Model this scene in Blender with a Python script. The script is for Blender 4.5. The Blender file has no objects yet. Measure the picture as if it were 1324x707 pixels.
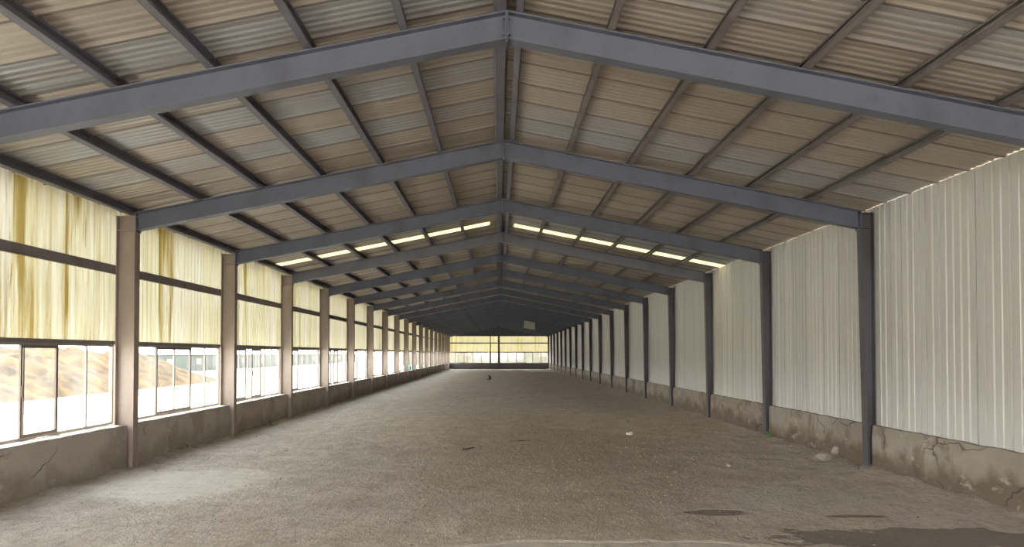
import bpy, bmesh, math, random
from mathutils import Vector, noise, Matrix
random.seed(7)
sc = bpy.context.scene
COL = sc.collection
R = math.radians

# ------------------------------------------------------------------ measures
CAMZ = 1.65
F = 957.0
RX = 0.07                     # ridge line
D = 4.0                       # bay
Y0 = 10.6                     # second frame in view
YS = -5.4                     # open end behind the camera
YE = 78.6                     # far end wall
FRAMES = [Y0 + D * k for k in range(-1, 18)]
BAYS = [YS + D * k for k in range(21)]
SL = 0.198                    # roof slope
RTOP = 4.71                   # rafter top at the ridge
XL, XR = -5.55, 5.37          # cladding planes
PL, PR = 0.13, 0.085          # purlin depths


def sy(z):                    # y, z helper kept for readability
    return z


def px(x, y):                 # point of the floor seen at a pixel of the photograph
    Y = CAMZ * F / (y - 457.0)
    return (x - 645.0) * Y / F, Y


# ------------------------------------------------------------------ node helper
class N:
    def __init__(self, name):
        self.m = bpy.data.materials.new(name)
        self.m.use_nodes = True
        self.t = self.m.node_tree
        self.t.nodes.clear()
        self.out = self.t.nodes.new('ShaderNodeOutputMaterial')
        self.tc = self.t.nodes.new('ShaderNodeTexCoord')

    def n(self, typ, **kw):
        nd = self.t.nodes.new(typ)
        for k, v in kw.items():
            if k.startswith('i_'):
                self.set(nd.inputs[k[2:].replace('_', ' ')], v)
            else:
                setattr(nd, k, v)
        return nd

    def set(self, sock, v):
        if isinstance(v, bpy.types.NodeSocket):
            self.t.links.new(v, sock)
        elif isinstance(v, (tuple, list)) and len(v) == 3 and sock.type == 'RGBA':
            sock.default_value = (*v, 1)
        else:
            sock.default_value = v

    def coord(self, scale=(1, 1, 1), loc=(0, 0, 0)):
        mp = self.n('ShaderNodeMapping')
        self.t.links.new(self.tc.outputs['Object'], mp.inputs[0])
        mp.inputs['Scale'].default_value = scale
        mp.inputs['Location'].default_value = loc
        return mp.outputs[0]

    def noise(self, scale=1.0, sc=(1, 1, 1), detail=4, rough=0.55, dist=0.0, loc=(0, 0, 0)):
        nd = self.n('ShaderNodeTexNoise')
        self.t.links.new(self.coord(sc, loc), nd.inputs['Vector'])
        nd.inputs['Scale'].default_value = scale
        nd.inputs['Detail'].default_value = detail
        nd.inputs['Roughness'].default_value = rough
        nd.inputs['Distortion'].default_value = dist
        return nd.outputs['Fac']

    def ramp(self, fac, lo, hi, a=0.0, b=1.0):
        nd = self.n('ShaderNodeMapRange')
        nd.clamp = True
        self.t.links.new(fac, nd.inputs['Value'])
        nd.inputs['From Min'].default_value = lo
        nd.inputs['From Max'].default_value = hi
        nd.inputs['To Min'].default_value = a
        nd.inputs['To Max'].default_value = b
        return nd.outputs[0]

    def math(self, op, a, b=None, c=None):
        nd = self.n('ShaderNodeMath', operation=op)
        self.set(nd.inputs[0], a)
        if b is not None:
            self.set(nd.inputs[1], b)
        if c is not None:
            self.set(nd.inputs[2], c)
        return nd.outputs[0]

    def mix(self, fac, a, b, blend='MIX'):
        nd = self.n('ShaderNodeMix', data_type='RGBA', blend_type=blend)
        self.set(nd.inputs[0], fac)
        self.set(nd.inputs[6], a)
        self.set(nd.inputs[7], b)
        return nd.outputs[2]

    def bump(self, h, strength=0.3, dist=0.01):
        nd = self.n('ShaderNodeBump')
        self.t.links.new(h, nd.inputs['Height'])
        nd.inputs['Strength'].default_value = strength
        nd.inputs['Distance'].default_value = dist
        return nd.outputs[0]

    def xyz(self):
        s = self.n('ShaderNodeSeparateXYZ')
        self.t.links.new(self.tc.outputs['Object'], s.inputs[0])
        return s.outputs

    def principled(self, color, rough=0.6, metal=0.0, bump=None, spec=0.5):
        p = self.n('ShaderNodeBsdfPrincipled')
        self.set(p.inputs['Base Color'], color)
        self.set(p.inputs['Roughness'], rough)
        self.set(p.inputs['Metallic'], metal)
        p.inputs['Specular IOR Level'].default_value = spec
        if bump is not None:
            self.t.links.new(bump, p.inputs['Normal'])
        self.t.links.new(p.outputs[0], self.out.inputs[0])
        return p

    def done(self, sh):
        self.t.links.new(sh, self.out.inputs[0])
        return self.m


M = {}


def steel(name, a, b, rough=0.5, amt=(0.45, 0.7)):
    n = N(name)
    f = n.ramp(n.noise(2.2, (1, 1, .5), 6), amt[0], amt[1])
    c = n.mix(f, a, b)
    f2 = n.ramp(n.noise(9, detail=5, loc=(3, 3, 3)), .55, .8, 0, .35)
    c = n.mix(f2, c, (b[0] * .7, b[1] * .6, b[2] * .55))
    n.principled(c, rough, 0.0, n.bump(n.noise(40), .15, .004), .4)
    return n.m


M['steel'] = steel('grey steel primer', (.125, .135, .175), (.095, .10, .125))
M['steel_flare'] = steel('flare-toned steel primer', (.30, .24, .20), (.22, .165, .13))  # left columns' steel coloured with warm bounce light and flare
M['steel_dark'] = steel('dark steel primer', (.085, .085, .10), (.06, .052, .055))
M['purlin'] = steel('purlin primer', (.17, .17, .21), (.145, .13, .14))
M['purlin_r'] = steel('weathered purlin primer', (.20, .18, .17), (.13, .11, .105))
M['rail'] = steel('sheeting rail primer', (.20, .175, .17), (.15, .125, .115))
M['alu'] = steel('window aluminium', (.30, .275, .24), (.22, .195, .165), .4)
M['sash'] = steel('brown sash frame', (.17, .13, .10), (.12, .09, .07), .4)


def mat_roof():
    n = N('ribbed roof sheet')
    o = n.xyz()
    cell = n.math('FLOOR', n.math('DIVIDE', o[1], 0.6))
    cell2 = n.math('GREATER_THAN', o[0], .07)
    wn = n.n('ShaderNodeTexWhiteNoise', noise_dimensions='2D')
    cv = n.n('ShaderNodeCombineXYZ')
    n.set(cv.inputs[0], cell)
    n.set(cv.inputs[1], cell2)
    n.t.links.new(cv.outputs[0], wn.inputs['Vector'])
    v = wn.outputs['Value']
    c = n.mix(n.ramp(v, 0.0, 0.7), (.40, .36, .305), (.45, .41, .355))
    c = n.mix(n.ramp(v, .80, .84), c, (.40, .425, .44))
    big = n.ramp(n.noise(.5, (1, 1.6, 1), 4), .38, .68)
    c = n.mix(n.math('MULTIPLY', big, .55), c, (.36, .295, .235))
    st = n.ramp(n.noise(2.0, (.35, 6, 1), 5, .6), .5, .72, 0, .5)
    c = n.mix(st, c, (.29, .23, .175))
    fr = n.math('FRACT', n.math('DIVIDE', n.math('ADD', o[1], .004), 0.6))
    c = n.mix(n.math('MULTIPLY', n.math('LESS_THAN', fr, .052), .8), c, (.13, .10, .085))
    rg = n.ramp(n.noise(3, (.5, 3, 1), 3), .3, .7, .30, .5)
    n.principled(c, rg, .32, n.bump(n.noise(6, (.3, 4, 1), 3), .12, .01))
    return n.m


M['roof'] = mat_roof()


def mat_wallsheet():
    n = N('pale ribbed wall sheet')
    o = n.xyz()
    cell = n.math('FLOOR', n.math('DIVIDE', o[1], 0.9))
    wn = n.n('ShaderNodeTexWhiteNoise', noise_dimensions='1D')
    n.t.links.new(cell, wn.inputs['W'])
    c = n.mix(wn.outputs['Value'], (.53, .52, .485), (.585, .575, .54))
    s = n.ramp(n.noise(2.5, (1, 5, .25), 5), .52, .75, 0, .35)
    c = n.mix(s, c, (.45, .42, .35))
    sp = n.ramp(n.noise(5, (1, 2, 1), 6, .7, loc=(7, 1, 2)), .70, .76, 0, .7)
    c = n.mix(sp, c, (.30, .24, .17))
    n.principled(c, n.ramp(n.noise(3, (1, 3, .4)), .3, .7, .42, .55), .12, n.bump(n.noise(3, (1, 2, .3), 3), .1, .01))
    return n.m


M['wallsheet'] = mat_wallsheet()


def mat_gable():
    n = N('shaded gable sheet')
    c = n.mix(n.ramp(n.noise(2, (4, 1, .5)), .3, .7), (.10, .11, .135), (.075, .08, .10))  # dark tone stands for the unlit far gable, shade put into the colour
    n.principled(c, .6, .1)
    return n.m


M['gable'] = mat_gable()


def mat_frp(name, c0, c1, stain, axis=1, lo=.48, hi=.60, tf=.7, k=.47):
    n = N(name)
    o = n.xyz()
    cell = n.math('FLOOR', n.math('DIVIDE', o[axis], 0.42))
    wn = n.n('ShaderNodeTexWhiteNoise', noise_dimensions='1D')
    n.t.links.new(cell, wn.inputs['W'])
    c = n.mix(wn.outputs['Value'], c0, c1)
    sc1 = (3.2, 3.2, .22)
    s = n.ramp(n.noise(1.3, sc1, 7, .68, .3), lo, hi)
    cell3 = n.math('FLOOR', n.math('DIVIDE', o[axis], 0.63))
    wn3 = n.n('ShaderNodeTexWhiteNoise', noise_dimensions='1D')
    n.t.links.new(cell3, wn3.inputs['W'])
    am = n.ramp(wn3.outputs['Value'], .35, .9, .12, .95)
    c = n.mix(n.math('MULTIPLY', s, am), c, stain)
    s2 = n.ramp(n.noise(2.2, (3, 3, .5), 8, .75, .5, (5, 9, 1)), .60, .66)
    c = n.mix(n.math('MULTIPLY', s2, am), c, (stain[0] * .72, stain[1] * .66, stain[2] * .5))
    s3 = n.ramp(n.noise(7, (4, 4, .15), 3, .5), .42, .6, 0, .25)
    c = n.mix(s3, c, (stain[0] * 1.1, stain[1] * 1.1, stain[2]))
    tr = n.n('ShaderNodeBsdfTranslucent')
    df = n.n('ShaderNodeBsdfDiffuse')
    n.set(tr.inputs['Color'], n.mix(1.0, c, (k, k, k), 'MULTIPLY'))
    n.set(df.inputs['Color'], c)
    mx = n.n('ShaderNodeMixShader')
    mx.inputs[0].default_value = 1 - tf
    n.t.links.new(tr.outputs[0], mx.inputs[1])
    n.t.links.new(df.outputs[0], mx.inputs[2])
    return n.done(mx.outputs[0])


M['frp'] = mat_frp('translucent cream sheet', (.96, .95, .81), (.97, .97, .92), (.58, .47, .18))
M['frp_end'] = mat_frp('translucent end sheet', (.93, .90, .68), (.93, .89, .74), (.75, .68, .38), axis=0, k=.46)
M['frp_roof'] = mat_frp('translucent roof sheet', (.96, .90, .66), (.97, .91, .7), (.8, .7, .4), tf=.8, k=.45)


def mat_glass():
    n = N('dusty window glass')
    tr = n.n('ShaderNodeBsdfTransparent')
    n.set(tr.inputs['Color'], (.93, .95, .95))
    gl = n.n('ShaderNodeBsdfGlossy')
    gl.inputs['Roughness'].default_value = .05
    fr = n.n('ShaderNodeLayerWeight')
    mx = n.n('ShaderNodeMixShader')
    n.set(mx.inputs[0], n.math('MULTIPLY_ADD', n.math('POWER', fr.outputs['Facing'], 5.0), .35, .03))
    n.t.links.new(tr.outputs[0], mx.inputs[1])
    n.t.links.new(gl.outputs[0], mx.inputs[2])
    tl = n.n('ShaderNodeBsdfTranslucent')
    n.set(tl.inputs['Color'], (.85, .87, .86))
    mx2 = n.n('ShaderNodeMixShader')
    n.set(mx2.inputs[0], n.ramp(n.noise(1.2, (1, 1.4, .7), 5), .35, .75, .0, .035))
    n.t.links.new(mx.outputs[0], mx2.inputs[1])
    n.t.links.new(tl.outputs[0], mx2.inputs[2])
    return n.done(mx2.outputs[0])


M['glass'] = mat_glass()


def mat_floor():
    n = N('dusty dirt floor')
    o = n.xyz()
    a = n.noise(.35, (1, .8, 1), 5, .6, .3)
    b = n.noise(2.4, (1, .7, 1), 8, .7, .2, (4, 2, 0))
    c2 = n.noise(14, (1, .6, 1), 6, .75)
    c = n.mix(n.ramp(a, .35, .68), (.48, .43, .37), (.585, .53, .46))
    c = n.mix(n.ramp(b, .42, .62, 0, .8), c, (.385, .325, .265))
    c = n.mix(n.ramp(c2, .50, .68, 0, .75), c, (.30, .25, .20))
    c = n.mix(n.ramp(c2, .46, .3, 0, .35), c, (.65, .60, .53))
    # brown dung and gravel zone in the middle
    def blob(cx, cy, rx, ry, soft=.35, wob=.5, ws=1.2):
        dx = n.math('DIVIDE', n.math('SUBTRACT', o[0], cx), rx)
        dy = n.math('DIVIDE', n.math('SUBTRACT', o[1], cy), ry)
        d = n.math('SQRT', n.math('ADD', n.math('MULTIPLY', dx, dx), n.math('MULTIPLY', dy, dy)))
        w = n.math('MULTIPLY', n.math('SUBTRACT', n.noise(ws, (1, 1, 1), 5, .6, 0, (cx, cy, 0)), .5), wob * 2)
        return n.ramp(n.math('ADD', d, w), 1.0, 1.0 - soft)
    c = n.mix(n.math('MULTIPLY', blob(.9, 13, 3.0, 8, .7, .9), .75), c, (.36, .295, .225))
    # smooth pale cement patches
    p1 = blob(-4.1, 9.4, 1.35, 1.4, .35, .45)
    p2 = blob(1.0, 6.05, 2.0, .55, .15, .35)
    p3 = blob(3.6, 8.4, 1.6, 1.0, .3, .35)
    c = n.mix(n.math('MULTIPLY', p1, .6), c, (.62, .59, .53))
    c = n.mix(n.math('MULTIPLY', p2, .7), c, (.52, .49, .44))
    c = n.mix(n.math('MULTIPLY', p3, .45), c, (.50, .46, .41))
    # wet patches
    x1, y1 = px(1165, 692)
    w1 = blob(x1 + .1, y1 - .08, 1.35, .42, .12, .9, 1.9)
    x2, y2 = px(925, 661)
    w2 = blob(x2, y2, .34, .16, .15, .4, 4)
    x3, y3 = px(1105, 666)
    w3 = blob(x3, y3, .33, .08, .3, .5, 4)
    w = n.math('MAXIMUM', n.math('MAXIMUM', w1, w2), w3)
    c = n.mix(n.math('MULTIPLY', w, .8), c, (.15, .125, .11))
    rg = n.mix(n.math('MULTIPLY', w, .6), (.92, .92, .92), (.45, .45, .45))
    smooth = n.math('MAXIMUM', p1, n.math('MAXIMUM', p2, w))
    h = n.math('ADD', n.math('MULTIPLY', c2, .5), n.math('ADD', b, n.math('MULTIPLY', n.noise(45, detail=3), .25)))
    c = n.mix(n.ramp(n.noise(5, (1, 1, 1), 5, .8, 0, (9, 4, 0)), .52, .62, 0, .3), c, (.26, .22, .18))
    h = n.math('MULTIPLY', h, n.ramp(smooth, 0, 1, 1, .25))
    n.principled(c, rg, 0, n.bump(h, .9, .07), .25)
    return n.m


M['floor'] = mat_floor()


def mat_cement(name, a, b, stain, pale, base_stain):
    n = N(name)
    o = n.xyz()
    c = n.mix(n.ramp(n.noise(1.1, (1, 1, 1.4), 5), .35, .65), a, b)
    s = n.ramp(n.noise(1.6, (1, 1, .8), 6, .65, .4, (3, 8, 2)), .52, .60)
    c = n.mix(n.math('MULTIPLY', s, .65), c, stain)
    hz = n.ramp(n.math('ADD', o[2], n.math('MULTIPLY', n.noise(2.2, detail=5), -.75)), -.18, .02, 1, 0)
    c = n.mix(n.math('MULTIPLY', hz, base_stain), c, (stain[0] * .75, stain[1] * .7, stain[2] * .65))
    p = n.ramp(n.noise(2.3, (1, 1, 2), 7, .7, .4, (1, 1, 9)), .60, .68)
    c = n.mix(n.math('MULTIPLY', p, .6), c, pale)
    # fine cracks
    v = n.n('ShaderNodeTexVoronoi', feature='DISTANCE_TO_EDGE')
    mp = n.coord((1, .8, 1.3))
    wv = n.mix(.25, mp, n.n('ShaderNodeTexNoise', i_Vector=mp, i_Scale=3.0).outputs['Color'])
    n.t.links.new(wv, v.inputs['Vector'])
    v.inputs['Scale'].default_value = 1.3
    cr = n.ramp(v.outputs['Distance'], .004, .012, 1, 0)
    cr = n.math('MULTIPLY', cr, n.ramp(n.noise(.9, detail=2, loc=(2, 6, 0)), .52, .58))
    c = n.mix(n.math('MULTIPLY', cr, .75), c, (.07, .06, .05))
    h = n.math('SUBTRACT', n.noise(12, detail=7, rough=.65), n.math('MULTIPLY', cr, 2))
    n.principled(c, .9, 0, n.bump(h, .45, .02), .2)
    return n.m


M['cement_l'] = mat_cement('grey cement render', (.34, .30, .26), (.40, .36, .31), (.25, .215, .18), (.47, .43, .37), .45)
M['cement_r'] = mat_cement('stained cement render', (.27, .235, .195), (.34, .305, .26), (.165, .13, .10), (.50, .46, .40), .8)
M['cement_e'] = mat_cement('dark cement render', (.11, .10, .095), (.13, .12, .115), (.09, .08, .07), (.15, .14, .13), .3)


def simple(name, a, b, scale=4, rough=.85, bump=.4, bd=.02):
    n = N(name)
    f = n.noise(scale, detail=6, rough=.65)
    n.principled(n.mix(n.ramp(f, .35, .65), a, b), rough, 0, n.bump(f, bump, bd), .3)
    return n.m


M['stone'] = simple('pale rubble', (.30, .26, .215), (.42, .38, .32), 9)
M['stone_d'] = simple('dark rubble', (.16, .135, .11), (.24, .20, .16), 9)
M['paper'] = simple('white litter', (.8, .79, .74), (.68, .66, .6), 9, .7, .2)
M['gravel'] = simple('floor grit', (.13, .10, .075), (.30, .255, .20), 6)
M['wood'] = simple('weathered stick', (.075, .055, .04), (.12, .09, .065), 12)
M['weed'] = simple('weed leaf', (.13, .17, .07), (.22, .25, .11), 12)
M['teal'] = simple('teal plastic', (.05, .32, .34), (.10, .42, .42), 12, .4, .1)
M['board'] = simple('pale board', (.52, .51, .42), (.44, .43, .36), 3, .7, .1)
M['yard'] = simple('pale yard concrete', (.46, .43, .37), (.54, .51, .45), .3, .9, .2)
M['yard_r'] = simple('yard soil', (.35, .31, .26), (.42, .38, .32), .3, .9, .2)
M['straw'] = simple('straw and soil heap', (.085, .054, .020), (.022, .014, .008), 1.1, .95, .9, .12)
M['film'] = simple('white polytunnel film', (.22, .235, .24), (.16, .175, .19), .6, .5, .1)
M['farwall'] = simple('grey green wall', (.06, .07, .062), (.08, .088, .078), .5, .8, .1)
M['farwhite'] = simple('pale plaster', (.12, .108, .072), (.085, .08, .058), .3, .8, .1)
M['roofout'] = simple('outer roof', (.30, .33, .38), (.36, .38, .42), .5, .5, .1)

# ------------------------------------------------------------------ mesh helpers
class MB:
    def __init__(self):
        self.v, self.f = [], []

    def add(self, vs, fs):
        b = len(self.v)
        self.v += [tuple(p) for p in vs]
        self.f += [tuple(b + i for i in f) for f in fs]
        return self

    def hexa(self, p):         # p: 8 corners, bottom four then top four, same winding
        return self.add(p, [(3, 2, 1, 0), (4, 5, 6, 7), (0, 1, 5, 4), (1, 2, 6, 5), (2, 3, 7, 6), (3, 0, 4, 7)])

    def box(self, x0, x1, y0, y1, z0, z1):
        return self.hexa([(x0, y0, z0), (x1, y0, z0), (x1, y1, z0), (x0, y1, z0), (x0, y0, z1), (x1, y0, z1), (x1, y1, z1), (x0, y1, z1)])

    def bar(self, a, b, ua, ub, wa, wb):
        """prism from a to b; u offsets (half vectors) at both ends, w half vectors"""
        a, b = Vector(a), Vector(b)
        ua, ub, wa, wb = map(Vector, (ua, ub, wa, wb))
        return self.hexa([a - ua - wa, a + ua - wa, a + ua + wa, a - ua + wa, b - ub - wb, b + ub - wb, b + ub + wb, b - ub + wb])

    def lathe(self, prof, cx, cy, z0, n=16):
        vs, fs = [], []
        for r, z in prof:
            for i in range(n):
                a = 2 * math.pi * i / n
                vs.append((cx + r * math.cos(a), cy + r * math.sin(a), z0 + z))
        for j in range(len(prof) - 1):
            for i in range(n):
                k = (i + 1) % n
                fs.append((j * n + i, j * n + k, (j + 1) * n + k, (j + 1) * n + i))
        fs.append(tuple(range(n - 1, -1, -1)))
        fs.append(tuple((len(prof) - 1) * n + i for i in range(n)))
        return self.add(vs, fs)

    def build(self, name, mat, parent=None, bevel=0, smooth=False):
        me = bpy.data.meshes.new(name)
        me.from_pydata(self.v, [], self.f)
        bm = bmesh.new()
        bm.from_mesh(me)
        bmesh.ops.recalc_face_normals(bm, faces=bm.faces)
        if bevel:
            bmesh.ops.bevel(bm, geom=list(bm.edges), offset=bevel, segments=2, profile=.6, affect='EDGES')
        bm.to_mesh(me)
        bm.free()
        if smooth:
            me.polygons.foreach_set('use_smooth', [True] * len(me.polygons))
        me.materials.append(mat)
        o = bpy.data.objects.new(name, me)
        COL.objects.link(o)
        if parent:
            o.parent = parent
        return o


def tag(o, label=None, cat=None, group=None, kind=None):
    if label:
        o['label'] = label
    if cat:
        o['category'] = cat
    if group:
        o['group'] = group
    if kind:
        o['kind'] = kind
    return o


def empty(name, loc=(0, 0, 0)):
    o = bpy.data.objects.new(name, None)
    o.empty_display_size = .2
    COL.objects.link(o)
    o.location = loc
    return o


def copy_tree(o, parent=None):
    c = o.copy()
    COL.objects.link(c)
    if parent:
        c.parent = parent
    for ch in list(o.children):
        copy_tree(ch, c)
    return c


ORD = ['first', 'second', 'third', 'fourth', 'fifth', 'sixth', 'seventh', 'eighth', 'ninth', 'tenth', 'eleventh', 'twelfth',
       'thirteenth', 'fourteenth', 'fifteenth', 'sixteenth', 'seventeenth', 'eighteenth', 'nineteenth', 'twentieth']


def fbm(x, y, z=0, o=4):
    v, a, s = 0, .5, 1
    for i in range(o):
        v += a * noise.noise(Vector((x * s, y * s, z + i * 7)))
        a *= .5
        s *= 2
    return v


# ------------------------------------------------------------------ floor
def floor_z(x, y):
    z = .018 * fbm(x * .7, y * .5) + .010 * fbm(x * 3, y * 3, 5)
    e = min(x + 5.27, 5.29 - x)
    if e < .7:
        z += .055 * (1 - max(e, 0) / .7) ** 2 * (1 + 1.4 * fbm(x * 1.5, y * 1.3, 9))
    return z


def grid_mesh(xs, ys, zf):
    m = MB()
    vs = [(x, y, zf(x, y)) for y in ys for x in xs]
    w = len(xs)
    fs = [(j * w + i, j * w + i + 1, (j + 1) * w + i + 1, (j + 1) * w + i) for j in range(len(ys) - 1) for i in range(w - 1)]
    return m.add(vs, fs)


xs = [-5.44 + 10.88 * i / 150 for i in range(151)]
ys = []
y = YS
while y < YE:
    ys.append(y)
    y += .05 if 4.5 < y < 14 else (.09 if y < 30 else .3)
ys.append(YE)
fl = grid_mesh(xs, ys, floor_z).build('floor', M['floor'], smooth=True)
tag(fl, 'bare dusty dirt floor running the full length of the shed', 'floor', kind='structure')

# ------------------------------------------------------------------ roof sheets
def rafter_top(x):
    return RTOP - SL * abs(x - RX)


def roof_profile(y0, y1):
    """(y, drop) pairs of a ribbed sheet; lap rib every .6 m"""
    pts = []
    n0 = math.floor(y0 / .1)
    y = y0
    k = n0
    pts.append((y0, 0))
    while True:
        b = k * .1
        lap = (k % 6 == 0)
        if lap:
            seq = [(b + .004, -.016), (b + .022, -.016), (b + .026, 0), (b + .035, 0), (b + .050, .013), (b + .065, .013), (b + .08, 0)]
        else:
            seq = [(b + .025, 0), (b + .045, .013), (b + .065, .013), (b + .085, 0)]
        for a, d in seq:
            if y0 + .001 < a < y1 - .001:
                pts.append((a, d))
        if b > y1:
            break
        k += 1
    pts.append((y1, 0))
    return pts


def roof_sheet(side, spans, mat, name, parent=None, th=.004):
    m = MB()
    x_in = RX + side * .02
    x_out = -5.85 if side < 0 else 5.70
    off = PL if side < 0 else PR
    for (a, b) in spans:
        pr = roof_profile(a, b)
        vs, fs = [], []
        for (yy, d) in pr:
            for (x, t) in ((x_in, 0), (x_out, 0), (x_out, th), (x_in, th)):
                vs.append((x, yy, rafter_top(x) + off + d + t))
        for i in range(len(pr) - 1):
            for j in range(4):
                k = (j + 1) % 4
                fs.append((i * 4 + j, (i + 1) * 4 + j, (i + 1) * 4 + k, i * 4 + k))
        fs += [(0, 1, 2, 3), tuple(len(vs) - 4 + q for q in (3, 2, 1, 0))]
        m.add(vs, fs)
    return m.build(name, mat, parent)


SK = (17.42, 17.98)
for side, nm, txt in ((-1, 'ceiling_left', 'left'), (1, 'ceiling_right', 'right')):
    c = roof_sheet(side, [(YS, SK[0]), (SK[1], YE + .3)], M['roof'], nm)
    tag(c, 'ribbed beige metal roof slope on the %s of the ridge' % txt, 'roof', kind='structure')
    s = roof_sheet(side, [SK], M['frp_roof'], 'skylight_strip', c)
    s['label'] = 'bright translucent yellow strip across the roof slope'
# ridge capping outside, closes the gap
rc = MB()
for s in (-1, 1):
    off = PL if s < 0 else PR
    a = (RX, 0, RTOP + PL + .05)
    x = RX + s * .3
    z = rafter_top(x) + off + .02
    rc.hexa([(RX, YS, RTOP + PL + .03), (x, YS, z), (x, YE + .3, z), (RX, YE + .3, RTOP + PL + .03),
             (RX, YS, RTOP + PL + .036), (x, YS, z + .006), (x, YE + .3, z + .006), (RX, YE + .3, RTOP + PL + .036)])
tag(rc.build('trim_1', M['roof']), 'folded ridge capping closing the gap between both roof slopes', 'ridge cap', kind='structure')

# ------------------------------------------------------------------ purlins
def purlin(xc, side, mat, label, flange=.06, zig=1):
    off = PL if side < 0 else PR
    dep = off - .003
    t = .006
    m = MB()
    ang = -side * math.atan(SL)
    ux = Vector((math.cos(ang), 0, math.sin(ang)))       # along the slope, +x
    uz = Vector((-math.sin(ang), 0, math.cos(ang)))
    base = Vector((xc, 0, rafter_top(xc) + .0015))
    prof = []
    w = flange * zig

    def rect(u0, u1, w0, w1):
        ps = []
        for yy in (YS + .02, YE - .1):
            for (u, ww) in ((u0, w0), (u1, w0), (u1, w1), (u0, w1)):
                p = base + ux * u + uz * ww
                ps.append((p.x, yy, p.z))
        m.hexa(ps)
    h = dep - .004
    rect(0, zig * t, 0, h)
    rect(0, w, 0, t)
    rect(0, w, h - t, h)
    rect(w - zig * t, w, 0, .02)
    rect(w - zig * t, w, h - .02, h)
    o = m.build('roof_purlin', mat)
    tag(o, label, 'purlin', 'purlins along the roof')
    return o


lx = [.10, .95, 1.80, 2.67, 3.53, 4.42, 5.40]
names_l = ['blue grey purlin just left of the ridge line',
           'second purlin left of the ridge, counting outwards', 'third purlin left of the ridge, counting outwards',
           'fourth purlin left of the ridge, counting outwards', 'fifth purlin left of the ridge, counting outwards',
           'last purlin before the eave on the window side', 'eave purlin along the top of the translucent left wall']
for i, d in enumerate(lx):
    purlin(RX - d, -1, M['purlin'], names_l[i], .07 if i else .10, 1 if i < 6 else 1)
rx_ = [.15, .96, 1.84, 2.70, 3.56, 4.42]
names_r = ['slim purlin just right of the ridge line',
           'second purlin right of the ridge, counting outwards', 'third purlin right of the ridge, counting outwards',
           'fourth purlin right of the ridge, counting outwards', 'fifth purlin right of the ridge, counting outwards',
           'last purlin before the eave on the metal wall side', 'eave purlin along the top of the pale metal right wall']
for i, d in enumerate(rx_):
    purlin(RX + d, 1, M['purlin'] if i == 0 else M['purlin_r'], names_r[i], .07, -1)

# ------------------------------------------------------------------ portal frames
def ibeam(m, a, b, up, half_d0, half_d1, fw, tf=.012, tw=.008, shift=True):
    """I section from a to b (top/outer flange line), 'up' unit vector toward that flange"""
    a, b, up = Vector(a), Vector(b), Vector(up)
    d0, d1 = half_d0, half_d1
    yv = Vector((0, fw / 2, 0))
    # flanges
    for s in (0, 1):
        pa = a - up * (tf / 2 if s == 0 else d0 - tf / 2)
        pb = b - up * (tf / 2 if s == 0 else d1 - tf / 2)
        m.bar(pa, pb, up * tf / 2, up * tf / 2, yv, yv)
    # web
    pa, pb = a - up * d0 / 2, b - up * d1 / 2
    m.bar(pa, pb, up * (d0 / 2 - tf), up * (d1 / 2 - tf), (0, tw / 2, 0), (0, tw / 2, 0))


FW = .15
proto = empty('portal_frame', (0, FRAMES[0], 0))
# columns
CLo, CLi = -5.46, -5.19
CRo, CRi_t, CRi_b = 5.355, 5.175, 5.235
m = MB()
ztl = rafter_top(CLo) - .01
ibeam(m, (CLo, 0, -.05), (CLo, 0, ztl), (-1, 0, 0), CLi - CLo, CLi - CLo, FW)
cl = m.build('column', M['steel_flare'], proto)
cl['label'] = 'brown-grey steel column between the windows'
MB().box(CLo, CLi + .02, -.08, .08, ztl, ztl + .010).build('cap_plate', M['steel_flare'], cl)
MB().box(CLo + .012, CLi - .012, -.07, -.004, rafter_top(CLi) - .262, rafter_top(CLi) - .250).build('stiffener_plate', M['steel_flare'], cl)
m = MB()
ztr = rafter_top(CRo) - .01
# right column tapers inwards to the foot
for (x0b, x1b, x0t, x1t, hw) in ((CRo - .012, CRo, CRo - .012, CRo, FW / 2), (CRi_b, CRi_b + .012, CRi_t, CRi_t + .012, FW / 2),
                                 (CRi_b + .012, CRo - .012, CRi_t + .012, CRo - .012, .004)):
    m.hexa([(x0b, -hw, -.05), (x1b, -hw, -.05), (x1b, hw, -.05), (x0b, hw, -.05), (x0t, -hw, ztr), (x1t, -hw, ztr), (x1t, hw, ztr), (x0t, hw, ztr)])
cr = m.build('column', M['steel_dark'], proto)
cr['label'] = 'dark tapered steel column against the pale metal wall'
MB().box(CRi_t - .02, CRo, -.08, .08, ztr, ztr + .010).build('cap_plate', M['steel_dark'], cr)
MB().box(CRi_t + .012, CRo - .012, -.07, -.004, rafter_top(CRi_t) - .262, rafter_top(CRi_t) - .250).build('stiffener_plate', M['steel_dark'], cr)
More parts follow.
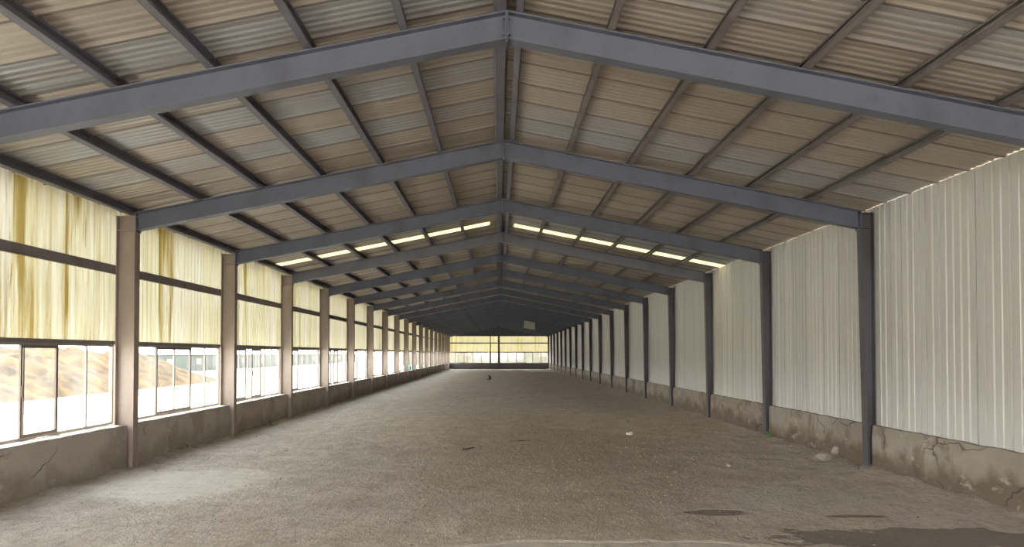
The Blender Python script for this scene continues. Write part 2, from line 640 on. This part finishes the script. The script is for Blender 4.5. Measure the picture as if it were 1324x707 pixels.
# rafters
n1 = math.sqrt(1 + SL * SL)
for s, xe in ((-1, CLi), (1, CRi_t)):
    up = Vector((s * SL, 0, 1)) / n1
    xa = xe
    xb = RX + s * .002
    a = Vector((xa, 0, rafter_top(xa) - .002))
    b = Vector((xb, 0, RTOP - .002 - SL * .002))
    m = MB()
    # cut square to the vertical at both ends: use vertical offsets
    ver = Vector((0, 0, 1))
    ibeam(m, a, b, ver, .255, .255, FW, .013)
    rf = m.build('rafter', M['steel'], proto)
    m = MB()
    m.box(xb - s * .0 if s > 0 else xb - .012, xb + .012 if s > 0 else xb, -.08, .08, b.z - .285, b.z - .002)
    m.build('ridge_plate', M['steel'], rf)
    m = MB()
    xs0 = xe
    m.box(min(xs0, xs0 - s * .014), max(xs0, xs0 - s * .014), -.08, .08, a.z - .28, a.z - .004)
    m.build('end_plate', M['steel'], rf)
    # bolts of the end and ridge plates
    m = MB()
    for zz in (.06, .20):
        for yy in (-.05, .05):
            m.box(min(xb + s * .012, xb + s * .03), max(xb + s * .012, xb + s * .03), yy - .012, yy + .012, b.z - zz - .012, b.z - zz + .012)
    m.build('bolt', M['steel'], rf)['kind'] = 'stuff'
# ridge stiffener seen as a vertical fin
for i, yy in enumerate(FRAMES):
    o = proto if i == 0 else copy_tree(proto)
    o.location.y = yy
    if i == 0:
        lb = 'steel portal frame nearest the camera, its rafters cut off by the picture sides'
    elif i == len(FRAMES) - 1:
        lb = 'farthest steel portal frame, standing against the end wall'
    else:
        lb = '%s steel portal frame back from the camera%s' % (ORD[i], ', just behind the bright skylight strip' if i == 3 else ', just in front of the bright skylight strip' if i == 2 else '')
    tag(o, lb, 'portal frame', 'steel portal frames')

# ------------------------------------------------------------------ left wall
ZP = .66           # plinth top
ZW = 1.80          # window head
ZG = 2.85          # sheeting rail


def cladding(x, y0, y1, z0, ztop, pitch, rib, depth, out, jit=0, edge=.0):
    """vertical ribbed sheet in the y direction at x; out = +-1 side the ribs project to; ztop(x)"""
    m = MB()
    pts = []
    y = y0
    while y < y1:
        r = random.uniform(-jit, jit)
        pts += [(y, 0), (y + pitch - rib + r, 0), (y + pitch - rib * .75 + r, depth), (y + pitch - rib * .25 + r, depth)]
        y += pitch
    pts.append((y1, 0))
    pts = [p for p in pts if p[0] <= y1]
    vs, fs = [], []
    zb = []
    for i, (yy, d) in enumerate(pts):
        sheet = math.floor(yy / .9)
        rr = random.Random(sheet)
        zz = z0 + edge * rr.uniform(-1, 1)
        xx = x + out * d
        for (qx, qz) in ((xx, zz), (xx + out * .003, zz), (xx + out * .003, ztop), (xx, ztop)):
            vs.append((qx, yy, qz))
    for i in range(len(pts) - 1):
        for j in range(4):
            k = (j + 1) % 4
            fs.append((i * 4 + j, (i + 1) * 4 + j, (i + 1) * 4 + k, i * 4 + k))
    fs += [(0, 1, 2, 3), tuple(len(vs) - 4 + q for q in (3, 2, 1, 0))]
    return m.add(vs, fs)


ztopL = rafter_top(XL) + PL - .004
wl = cladding(XL, YS, YE, ZW + .01, ztopL, .14, .04, .018, -1, .006).build('wall_left', M['frp'])
tag(wl, 'stained translucent cream sheet wall above the windows on the left', 'wall', kind='structure')
m = MB()
m.box(XL + .012, XL + .018, YS, YE, ZG - .06, ZG + .06)
m.box(XL + .012, XL + .075, YS, YE, ZG - .06, ZG - .054)
m.box(XL + .012, XL + .075, YS, YE, ZG + .054, ZG + .06)
m.box(XL + .070, XL + .075, YS, YE, ZG - .06, ZG + .06)
m.build('sheeting_rail', M['rail'], wl)
m = MB()
m.box(XL + .006, XL + .07, YS, YE, ZW - .02, ZW + .03)
m.build('window_head_rail', M['rail'], wl)


def plinth_block(x0, x1, y0, y1, z1, inner, seed, wob=.012):
    """rendered wall block, wavy arrises; inner = the x of the inner face"""
    ny = max(6, int((y1 - y0) / .12))
    nz = 6
    vs, fs = [], []
    ring = 2 * (nz + 1)
    outer = x0 if inner == x1 else x1
    sgn = 1 if inner > outer else -1
    for j in range(ny + 1):
        yy = y0 + (y1 - y0) * j / ny
        for k in range(nz + 1):
            z = -.06 + (z1 + .06) * k / nz
            z += (wob * 1.3 * fbm(yy * 2.5, seed, 3) - (.008 if j in (0, ny) else 0)) if k == nz else 0
            xx = inner + sgn * wob * (fbm(yy * 1.7, z * 2, seed) - (.6 if k == nz else 0))
            vs.append((xx, yy, z))
        for k in range(nz, -1, -1):
            z = -.06 + (z1 + .06) * k / nz
            z += wob * fbm(yy * 2.5, seed, 8) if k == nz else 0
            vs.append((outer, yy, z))
    for j in range(ny):
        for k in range(ring):
            q = (k + 1) % ring
            fs.append((j * ring + k, j * ring + q, (j + 1) * ring + q, (j + 1) * ring + k))
    fs.append(tuple(range(ring)))
    fs.append(tuple(ny * ring + k for k in range(ring - 1, -1, -1)))
    return MB().add(vs, fs)


for i, y in enumerate(BAYS):
    g = .079
    plinth_block(XL - .10, -5.27, y + g, y + D - g, ZP - .02, -5.27, i * 1.7).build('plinth_block', M['cement_l'], wl)
# crack with a fallen lump at the second block's near end is a strip of gap
m = MB()
m.box(XL - .10, CLo - .004, YS, YE, -.06, .60)
m.build('plinth_backing', M['cement_l'], wl)


# windows
def window(idx, y0, y1, x, sashes, axis='y', label='', mull=None, mw=.013, mm='alu', z0=ZP - .012, z1=ZW - .02):
    """sashes: list of (slot0, slot1) pane slots carrying dark sliding sashes"""
    root = empty('window_%d' % idx, (0, 0, 0))
    tag(root, label, 'window', kind='structure')

    def B(m, u0, u1, za, zb, d0, d1):
        if axis == 'y':
            m.box(x + d0, x + d1, u0, u1, za, zb)
        else:
            m.box(u0, u1, x + d0, x + d1, za, zb)
    w = .03
    m = MB()
    B(m, y0, y1, z0, z0 + w, 0, .05)
    B(m, y0, y1, z1 - w, z1, 0, .05)
    B(m, y0, y0 + w, z0 + w, z1 - w, 0, .05)
    B(m, y1 - w, y1, z0 + w, z1 - w, 0, .05)
    m.build('window_frame', M['alu'], root)
    n = 6 if mull is None else mull
    st = (y1 - y0) / n
    for k in range(1, n):
        m = MB()
        u = y0 + st * k
        B(m, u - mw, u + mw, z0 + w, z1 - w, .008, .035)
        m.build('mullion', M[mm], root)
    for (a, b) in sashes:
        m = MB()
        u0, u1 = y0 + st * a + .004, y0 + st * b - .004
        t = .034
        B(m, u0, u1, z0 + w, z0 + w + t, .037, .060)
        B(m, u0, u1, z1 - w - t, z1 - w, .037, .060)
        B(m, u0, u0 + t, z0 + w + t, z1 - w - t, .037, .060)
        B(m, u1 - t, u1, z0 + w + t, z1 - w - t, .037, .060)
        s = m.build('sash', M['sash'], root)
        m = MB()
        zc = (z0 + z1) / 2
        B(m, u0 + .008, u0 + .026, zc - .06, zc + .06, .060, .075)
        m.build('sash_handle', M['sash'], s)
    m = MB()
    B(m, y0 + w, y1 - w, z0 + w, z1 - w, .018, .022)
    m.build('pane', M['glass'], root)
    return root


rs = random.Random(3)
for i, y in enumerate(BAYS):
    k = i - 3           # bay number as seen, 0 = nearest in view
    if k < 0:
        lab = 'window in the left wall %s' % (['beside the open end', 'just behind the camera', 'level with the camera'][k + 3])
        sa = [(2, 3.5)]
    elif k == 0:
        lab = 'nearest left window in view, straw heap showing through, one dark sash'
        sa = [(2.85, 3.95)]
    elif k == 1:
        lab = 'left window between the first two whole columns, dark sash in its middle'
        sa = [(1.9, 3.95)]
    else:
        lab = '%s window back along the left wall, above its cement plinth' % ORD[k]
        a = rs.choice([1.3, 1.7, 2.0, 2.4])
        sa = [(a, a + 1.25)] if k % 2 else [(a - .3, a + .9), (a + 1.6, a + 2.7)]
    window(i + 1, y + .03, y + D - .03, XL + .0, sa, label=lab, mull=6 if k < 2 else 7)

# ------------------------------------------------------------------ right wall
ztopR = rafter_top(XR) + PR - .004
wr = cladding(XR, YS, YE, ZP - .04, ztopR, .14, .030, .013, 1, .014, .012).build('wall_right', M['wallsheet'])
tag(wr, 'pale ribbed metal sheet wall on the right above a low plinth', 'wall', kind='structure')
for i, y in enumerate(BAYS):
    g = .079
    plinth_block(5.29, 5.55, y + g, y + D - g, ZP - .025, 5.29, 40 + i * 1.3, .022).build('plinth_block', M['cement_r'], wr)
m = MB()
m.box(CRo + .004, 5.58, YS, YE, -.06, .60)
m.build('plinth_backing', M['cement_r'], wr)

# ------------------------------------------------------------------ far end wall
YW = YE + .12
m = MB()
zb = 3.52
xs_ = [XL - .05 + (XR + .1 - XL) * i / 60 for i in range(61)]
vs, fs = [], []
for i, x in enumerate(xs_):
    d = .02 if i % 2 else 0
    vs += [(x, YW + d, zb), (x, YW + d + .004, zb), (x, YW + d + .004, rafter_top(x) + .08), (x, YW + d, rafter_top(x) + .08)]
for i in range(60):
    for j in range(4):
        k = (j + 1) % 4
        fs.append((i * 4 + j, (i + 1) * 4 + j, (i + 1) * 4 + k, i * 4 + k))
m.add(vs, fs)
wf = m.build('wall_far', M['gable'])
tag(wf, 'end wall closing the far end, gable coloured dark for shade above a cream band', 'wall', kind='structure')
m = MB()
vs, fs = [], []
for i, x in enumerate(xs_):
    d = .02 if i % 2 else 0
    vs += [(x, YW + d, ZW), (x, YW + d + .003, ZW), (x, YW + d + .003, zb), (x, YW + d, zb)]
m.add(vs, [(i * 4 + j, (i + 1) * 4 + j, (i + 1) * 4 + (j + 1) % 4, i * 4 + (j + 1) % 4) for i in range(60) for j in range(4)])
m.build('translucent_sheet', M['frp_end'], wf)['label'] = 'backlit cream translucent band'
for z, h, nm in ((2.76, .06, 'sheeting_rail'), (3.56, .07, 'sheeting_rail'), (ZW, .04, 'window_head_rail')):
    m = MB()
    m.box(XL, XR, YW - .07, YW - .005, z - h, z + h)
    m.build(nm, M['steel_dark'], wf)
m = MB()
m.box(XL, XR, YW - .12, YW + .15, -.06, ZP - .02)
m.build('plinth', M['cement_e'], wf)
for (xa, w) in ((-.90, .10), (0.0, .20)):
    m = MB()
    ibeam(m, (xa - w / 2, YW - .28 + 0, -.05), (xa - w / 2, YW - .28, rafter_top(xa) - .02), (-1, 0, 0), w, w, .14)
    m.build('wall_post', M['steel_dark'], wf)
for j, (a, b) in enumerate(((XL + .02, -.95), (-.85, -.05), (.1, XR - .02))):
    window(22 + j, a, b, YW - .04, [] if j == 1 else ([(1.3, 2.4)] if j == 0 else [(2.0, 3.2)]), axis='x', mull=[5, 1, 6][j], mw=.028, mm='sash',
           label=['end wall window on the side of the translucent wall', 'narrow end wall window between the two thin posts', 'end wall window on the side of the metal wall'][j])

# pale board hanging from a far rafter
yb = FRAMES[13] - .12
x0, x1 = 1.98, 2.84
m = MB()
z0a, z0b = rafter_top(x0) - .04, rafter_top(x1) - .04
m.hexa([(x0, yb, z0a - .62), (x1, yb, z0b - .60), (x1, yb + .03, z0b - .60), (x0, yb + .03, z0a - .62),
        (x0, yb, z0a), (x1 + .02, yb, z0b), (x1 + .02, yb + .03, z0b), (x0, yb + .03, z0a)])
tag(m.build('hanging_board', M['board'], bevel=.004), 'pale rectangular board fixed under a far rafter right of the ridge', 'board')

# ------------------------------------------------------------------ small things on the floor
def rock(name, mat, x, y, s, seed, squash=(1, 1, .7), rot=0):
    bm = bmesh.new()
    bmesh.ops.create_icosphere(bm, subdivisions=3, radius=1)
    for v in bm.verts:
        p = v.co.copy()
        # chop with a few random planes for a broken look
        rr = random.Random(seed)
        for _ in range(9):
            nrm = Vector((rr.uniform(-1, 1), rr.uniform(-1, 1), rr.uniform(-1, 1))).normalized()
            dd = rr.uniform(.55, .85)
            q = p.dot(nrm)
            if q > dd:
                p -= nrm * (q - dd)
        p *= 1 + .10 * fbm(p.x * 2 + seed, p.y * 2, p.z * 2)
        v.co = Vector((p.x * squash[0], p.y * squash[1], p.z * squash[2])) * s
    mn = min(v.co.z for v in bm.verts)
    for v in bm.verts:
        v.co.z -= mn
    me = bpy.data.meshes.new(name)
    bm.to_mesh(me)
    bm.free()
    me.materials.append(mat)
    o = bpy.data.objects.new(name, me)
    COL.objects.link(o)
    o.location = (x, y, floor_z(x, y) - s * squash[2] * .12)
    o.rotation_euler.z = rot
    return o


def at(xp, yp):
    return px(xp, yp)


x, y = at(1060, 596)
tag(rock('rubble_stone', M['stone'], x, y, .155, 1, (1.2, .8, .60), .3), 'largest pale stone leaning near the foot of the nearest whole dark column', 'stone', 'loose stones on the floor')
x, y = at(1084, 594)
tag(rock('rubble_stone', M['stone'], x + .02, y + .12, .10, 2, (1, 1.2, .8), 1), 'smaller pale stone tucked behind the largest stone by the plinth', 'stone', 'loose stones on the floor')
x, y = at(1106, 608)
tag(rock('rubble_stone', M['stone_d'], x, y, .045, 3), 'small dark stone between the largest stone and the column foot', 'stone', 'loose stones on the floor')
x, y = at(873, 611)
tag(rock('rubble_stone', M['stone_d'], x, y, .038, 4), 'small dark lump alone in the middle of the right half of the floor', 'stone', 'loose stones on the floor')
x, y = at(941, 603)
tag(rock('rubble_stone', M['stone'], x, y, .036, 5), 'small pale stone between the dark lump and the largest stone', 'stone', 'loose stones on the floor')
x, y = at(811, 546)
tag(rock('rubble_stone', M['stone_d'], x, y, .05, 6), 'small dark stone just behind the white scrap of litter', 'stone', 'loose stones on the floor')
x, y = at(632, 491)
tag(rock('rubble_stone', M['stone_d'], x, y, .16, 7, (.9, .9, 1.1)), 'lone dark lump in the middle of the far floor', 'stone', 'loose stones on the floor')
x, y = at(370, 582)
tag(rock('rubble_stone', M['stone'], x, y, .045, 8, (1.3, .8, .5)), 'small pale stone on the left floor near the windows', 'stone', 'loose stones on the floor')
x, y = at(178, 599)
tag(rock('rubble_stone', M['stone_d'], x + .07, y, .075, 11, (1.2, 1, .6)), 'flat dark lump at the foot of the nearest whole brown column', 'stone', 'loose stones on the floor')

# crumpled litter
x, y = at(814, 562)
bm = bmesh.new()
bmesh.ops.create_icosphere(bm, subdivisions=3, radius=.07)
for v in bm.verts:
    v.co *= 1 + .8 * fbm(v.co.x * 22, v.co.y * 22, v.co.z * 22)
    v.co.z *= .45
mn = min(v.co.z for v in bm.verts)
for v in bm.verts:
    v.co.z -= mn
me = bpy.data.meshes.new('litter_scrap')
bm.to_mesh(me)
bm.free()
me.materials.append(M['paper'])
o = bpy.data.objects.new('litter_scrap', me)
COL.objects.link(o)
o.location = (x, y, floor_z(x, y) - .003)
tag(o, 'crumpled white scrap of litter on the brown middle of the floor', 'litter')


def stick(x, y, L, rot, r, label):
    m = MB()
    n = 8
    k = 7
    vs = []
    for j in range(n + 1):
        t = j / n - .5
        cx, cz = t * L, r + .25 * r * math.sin(j * 1.7)
        cy = .02 * math.sin(j * 1.3)
        rr = r * (1 - .4 * abs(t))
        vs += [(cx, cy + rr * math.cos(6.283 * i / k), cz + rr * math.sin(6.283 * i / k)) for i in range(k)]
    fs = [(j * k + i, j * k + (i + 1) % k, (j + 1) * k + (i + 1) % k, (j + 1) * k + i) for j in range(n) for i in range(k)]
    fs += [tuple(range(k)), tuple(n * k + i for i in range(k))]
    m.add(vs, fs)
    o = m.build('dry_stick', M['wood'], smooth=True)
    o.location = (x, y, floor_z(x, y) - .004)
    o.rotation_euler.z = rot
    tag(o, label, 'stick', 'dry sticks on the floor')


x, y = at(672, 570)
stick(x, y, .40, .05, .012, 'dark stick lying crosswise among the grit in mid floor')
x, y = at(605, 580)
stick(x, y, .32, 1.0, .012, 'short dark stick slanting away on the grit, left of the crosswise stick')
x, y = at(1095, 578)
stick(x - .35, y - .75, .45, -.35, .012, 'pale brown stick beside the largest stone by the right plinth')


# weeds
def weed(x, y, h, n, label, seed):
    rr = random.Random(seed)
    root = empty('weed_tuft', (x, y, floor_z(x, y)))
    tag(root, label, 'weed')
    m = MB()
    for i in range(n):
        a = rr.uniform(0, 6.283)
        L = h * rr.uniform(.5, 1)
        w = .012
        bx, by = .05 * rr.uniform(-1, 1), .05 * rr.uniform(-1, 1)
        d = Vector((math.cos(a), math.sin(a), 0))
        s = Vector((-d.y, d.x, 0))
        lean = rr.uniform(.2, .8)
        pts = [Vector((bx, by, -.01)) + d * (L * lean * t * t) + Vector((0, 0, L * t * (1 - .3 * t * lean))) for t in (0, .35, .7, 1)]
        vs = []
        for q, p in enumerate(pts):
            ww = (w, w * 1.2, w * .8, .001)[q]
            vs += [p - s * ww, p + s * ww]
        m.add(vs, [(0, 1, 3, 2), (2, 3, 5, 4), (4, 5, 7, 6)])
    m.build('leaf_blades', M['weed'], root)
    return root


x, y = at(353, 551)
weed(x, y, .17, 22, 'small green weed growing at the foot of the left plinth', 1)
x, y = at(993, 567)
weed(5.20, y - .12, .16, 22, 'small dark green weed at the foot of a column by the right wall', 2)

# teal bottle on the left plinth
m = MB()
m.lathe([(.07, 0), (.09, .02), (.09, .20), (.05, .27), (.03, .29)], 0, 0, 0)
bt = m.build('plastic_jug', M['teal'], smooth=True)
bt.location = (-5.385, 44.7, ZP - .006)
tag(bt, 'teal plastic jug standing on the left plinth far down the row of windows', 'jug')
m = MB()
m.lathe([(.035, .285), (.035, .33)], 0, 0, 0, 12)
m.build('cap', M['teal'], bt)

# grit, uncountable
m = MB()
rg = random.Random(5)
cnt = 0
while cnt < 3400:
    x = rg.uniform(-5.1, 5.1)
    y = 5 + 26 * rg.random() ** 1.3
    wgt = math.exp(-((x - .8) / 2.0) ** 2 - ((y - 14) / 5.5) ** 2) + .08
    if fbm(x * .8, y * .8, 2) > -.02:
        wgt *= .35
    if rg.random() > wgt:
        continue
    s = rg.uniform(.006, .020) * (1 + .5 * (rg.random() < .06))
    z = floor_z(x, y)
    a = rg.uniform(0, 3)
    vs = []
    for dx, dy, dz in ((1, 0, 0), (-.3, .9, 0), (-.7, -.6, 0), (.2, -.9, .1), (0, 0, .8), (.4, .3, .6)):
        r_ = s * rg.uniform(.7, 1.3)
        vs.append((x + r_ * (dx * math.cos(a) - dy * math.sin(a)), y + r_ * (dx * math.sin(a) + dy * math.cos(a)), z - .002 + dz * s))
    m.add(vs, [(0, 5, 3), (0, 1, 5), (1, 4, 5), (1, 2, 4), (2, 3, 4), (3, 5, 4), (0, 3, 2, 1)])
    cnt += 1
g = m.build('gravel', M['gravel'])
tag(g, 'loose grit and crumbs scattered over the middle of the dirt floor', 'gravel', kind='stuff')

# ------------------------------------------------------------------ outside
def plane(name, x0, x1, y0, y1, z, mat, label):
    m = MB()
    m.box(x0, x1, y0, y1, z - .1, z)
    o = m.build(name, mat)
    tag(o, label, 'ground', kind='structure')


plane('ground', -260, XL - .10, -60, 400, -.02, M['yard'], 'sunlit pale yard outside the left windows')
plane('ground', 5.60, 120, -60, 400, -.02, M['yard_r'], 'soil outside the metal wall')
plane('ground', XL - .10, 5.60, -60, YS, -.02, M['yard_r'], 'open ground behind the camera')
plane('ground', XL - .10, 5.60, YE + .28, 400, -.02, M['yard'], 'pale yard beyond the end wall')


def heap(name, x0, x1, y0, y1, h, mat, label, cat, seed, step=.35, rag=.25):
    nx, ny = int((x1 - x0) / step), int((y1 - y0) / step)
    xs = [x0 + (x1 - x0) * i / nx for i in range(nx + 1)]
    ys = [y0 + (y1 - y0) * i / ny for i in range(ny + 1)]

    def zf(x, y):
        u = (x - x0) / (x1 - x0) * 2 - 1
        v = (y - y0) / (y1 - y0) * 2 - 1
        e = max(0, 1 - abs(u) ** 2.2) * max(0, 1 - abs(v) ** 6)
        return -.1 + e * (h * (1 + rag * 2 * fbm(x * .35, y * .2, seed)) + .7 * fbm(x * 1.1, y * 1.1, seed) + .5 * fbm(x * 4, y * 4, seed, 3))
    o = grid_mesh(xs, ys, zf).build(name, mat, smooth=True)
    tag(o, label, cat)
    return o


heap('straw_heap', -30, -16.5, 14, 47, 1.9, M['straw'], 'long heap of straw and soil seen through the nearest left windows', 'heap', 4)


def tunnel(x0, x1, y0, y1, r, label):
    root = empty('polytunnel', (0, 0, 0))
    tag(root, label, 'polytunnel', 'white polytunnels behind the heap')
    m = MB()
    n = 14
    cx = (x0 + x1) / 2
    w = (x1 - x0) / 2
    vs = []
    nn = int((y1 - y0) / 2)
    for j in range(nn + 1):
        yy = y0 + (y1 - y0) * j / nn
        for i in range(n + 1):
            a = math.pi * i / n
            vs.append((cx + w * math.cos(a), yy, r * (math.sin(a) ** .75) * (1 if j % 2 == 0 else .97)))
    m.add(vs, [(j * (n + 1) + i, j * (n + 1) + i + 1, (j + 1) * (n + 1) + i + 1, (j + 1) * (n + 1) + i) for j in range(nn) for i in range(n)])
    for j in (0, nn):
        m.add([vs[j * (n + 1) + i] for i in range(n + 1)], [tuple(range(n + 1))])
    m.build('film_cover', M['film'], root, smooth=False)
    return root


tunnel(-44, -36, 18, 60, 2.9, 'white polytunnel behind the straw heap, nearer one')
tunnel(-56, -47, 22, 80, 3.4, 'white polytunnel behind the straw heap, farther one')


def shed(name, x0, x1, y0, y1, h, rh, wall, label, along='y', nwin=5):
    root = empty(name, ((x0 + x1) / 2, (y0 + y1) / 2, 0))
    tag(root, label, 'building')
    cx, cy = (x0 + x1) / 2, (y0 + y1) / 2
    m = MB()
    m.box(x0 - cx, x1 - cx, y0 - cy, y1 - cy, -.1, h)
    m.build('walls', wall, root)
    m = MB()
    a, b, c, d = x0 - cx - .3, x1 - cx + .3, y0 - cy - .3, y1 - cy + .3
    if along == 'y':
        m.add([(a, c, h), (b, c, h), (0, c, h + rh), (a, d, h), (b, d, h), (0, d, h + rh)], [(0, 1, 2), (3, 5, 4), (0, 2, 5, 3), (1, 4, 5, 2), (0, 3, 4, 1)])
    else:
        m.add([(a, c, h), (a, d, h), (a, 0, h + rh), (b, c, h), (b, d, h), (b, 0, h + rh)], [(0, 1, 2), (3, 5, 4), (0, 2, 5, 3), (1, 4, 5, 2), (0, 3, 4, 1)])
    m.build('roof', M['roofout'], root)
    for i in range(nwin):
        m = MB()
        if along == 'y':
            u = y0 - cy + (y1 - y0) * (i + .5) / nwin
            m.box(x1 - cx, x1 - cx + .05, u - .6, u + .6, h * .4, h * .75)
        else:
            u = x0 - cx + (x1 - x0) * (i + .5) / nwin
            m.box(u - .6, u + .6, y0 - cy - .05, y0 - cy, h * .4, h * .75)
        m.build('window', M['sash'], root)
    return root


shed('farm_shed', -36, -29, 62, 150, 1.55, .7, M['farwall'], 'low grey-green farm shed seen through the farther left windows', 'y', 14)
shed('farm_house', -14, 12, 108, 116, 3.1, 1.6, M['farwhite'], 'pale building seen through the end wall windows', 'x', 7)

# ------------------------------------------------------------------ light
w = bpy.data.worlds.new('World')
sc.world = w
w.use_nodes = True
nt = w.node_tree
nt.nodes.clear()
out = nt.nodes.new('ShaderNodeOutputWorld')
bg = nt.nodes.new('ShaderNodeBackground')
tc = nt.nodes.new('ShaderNodeTexCoord')
sep = nt.nodes.new('ShaderNodeSeparateXYZ')
mr = nt.nodes.new('ShaderNodeMapRange')
mx = nt.nodes.new('ShaderNodeMix')
mx.data_type = 'RGBA'
nt.links.new(tc.outputs['Generated'], sep.inputs[0])
nt.links.new(sep.outputs[2], mr.inputs['Value'])
mr.inputs['From Max'].default_value = .6
nt.links.new(mr.outputs[0], mx.inputs[0])
mx.inputs[6].default_value = (1.56, 1.51, 1.43, 1)
mx.inputs[7].default_value = (.86, .90, .96, 1)
nt.links.new(mx.outputs[2], bg.inputs[0])
bg.inputs[1].default_value = 4.5
nt.links.new(bg.outputs[0], out.inputs[0])

sd = bpy.data.lights.new('Sun', 'SUN')
sd.energy = 12.0
sd.angle = R(3)
sd.color = (1, .96, .90)
so = bpy.data.objects.new('Sun', sd)
COL.objects.link(so)
el = R(79)
dirv = Vector((-math.cos(el), .10, math.sin(el)))     # towards the sun
so.rotation_euler = dirv.to_track_quat('Z', 'Y').to_euler()
so.location = (-20, 20, 40)

# ------------------------------------------------------------------ camera
cd = bpy.data.cameras.new('Camera')
co = bpy.data.objects.new('Camera', cd)
COL.objects.link(co)
cd.sensor_width = 36
cd.lens = F / 1324 * 36
PITCH = 1.2
co.location = (0, 0, CAMZ)
co.rotation_euler = (R(90 + PITCH), 0, 0)
cd.shift_x = (662 - 645) / 1324
cd.shift_y = (457 - 353.5 - math.tan(R(PITCH)) * F) / 1324
cd.clip_end = 1000
sc.camera = co

sc.view_settings.view_transform = 'Standard'
sc.view_settings.look = 'None'
sc.view_settings.gamma = 1
sc.view_settings.use_curve_mapping = False
sc.view_settings.exposure = 1.0
try:
    sc.cycles.use_denoising = True
    sc.cycles.denoiser = 'OPENIMAGEDENOISE'
    sc.cycles.max_bounces = 14
    sc.cycles.diffuse_bounces = 8
    sc.cycles.glossy_bounces = 4
    sc.cycles.transmission_bounces = 8
    sc.cycles.transparent_max_bounces = 24
    sc.cycles.sample_clamp_indirect = 8
except Exception as e:
    print(e)
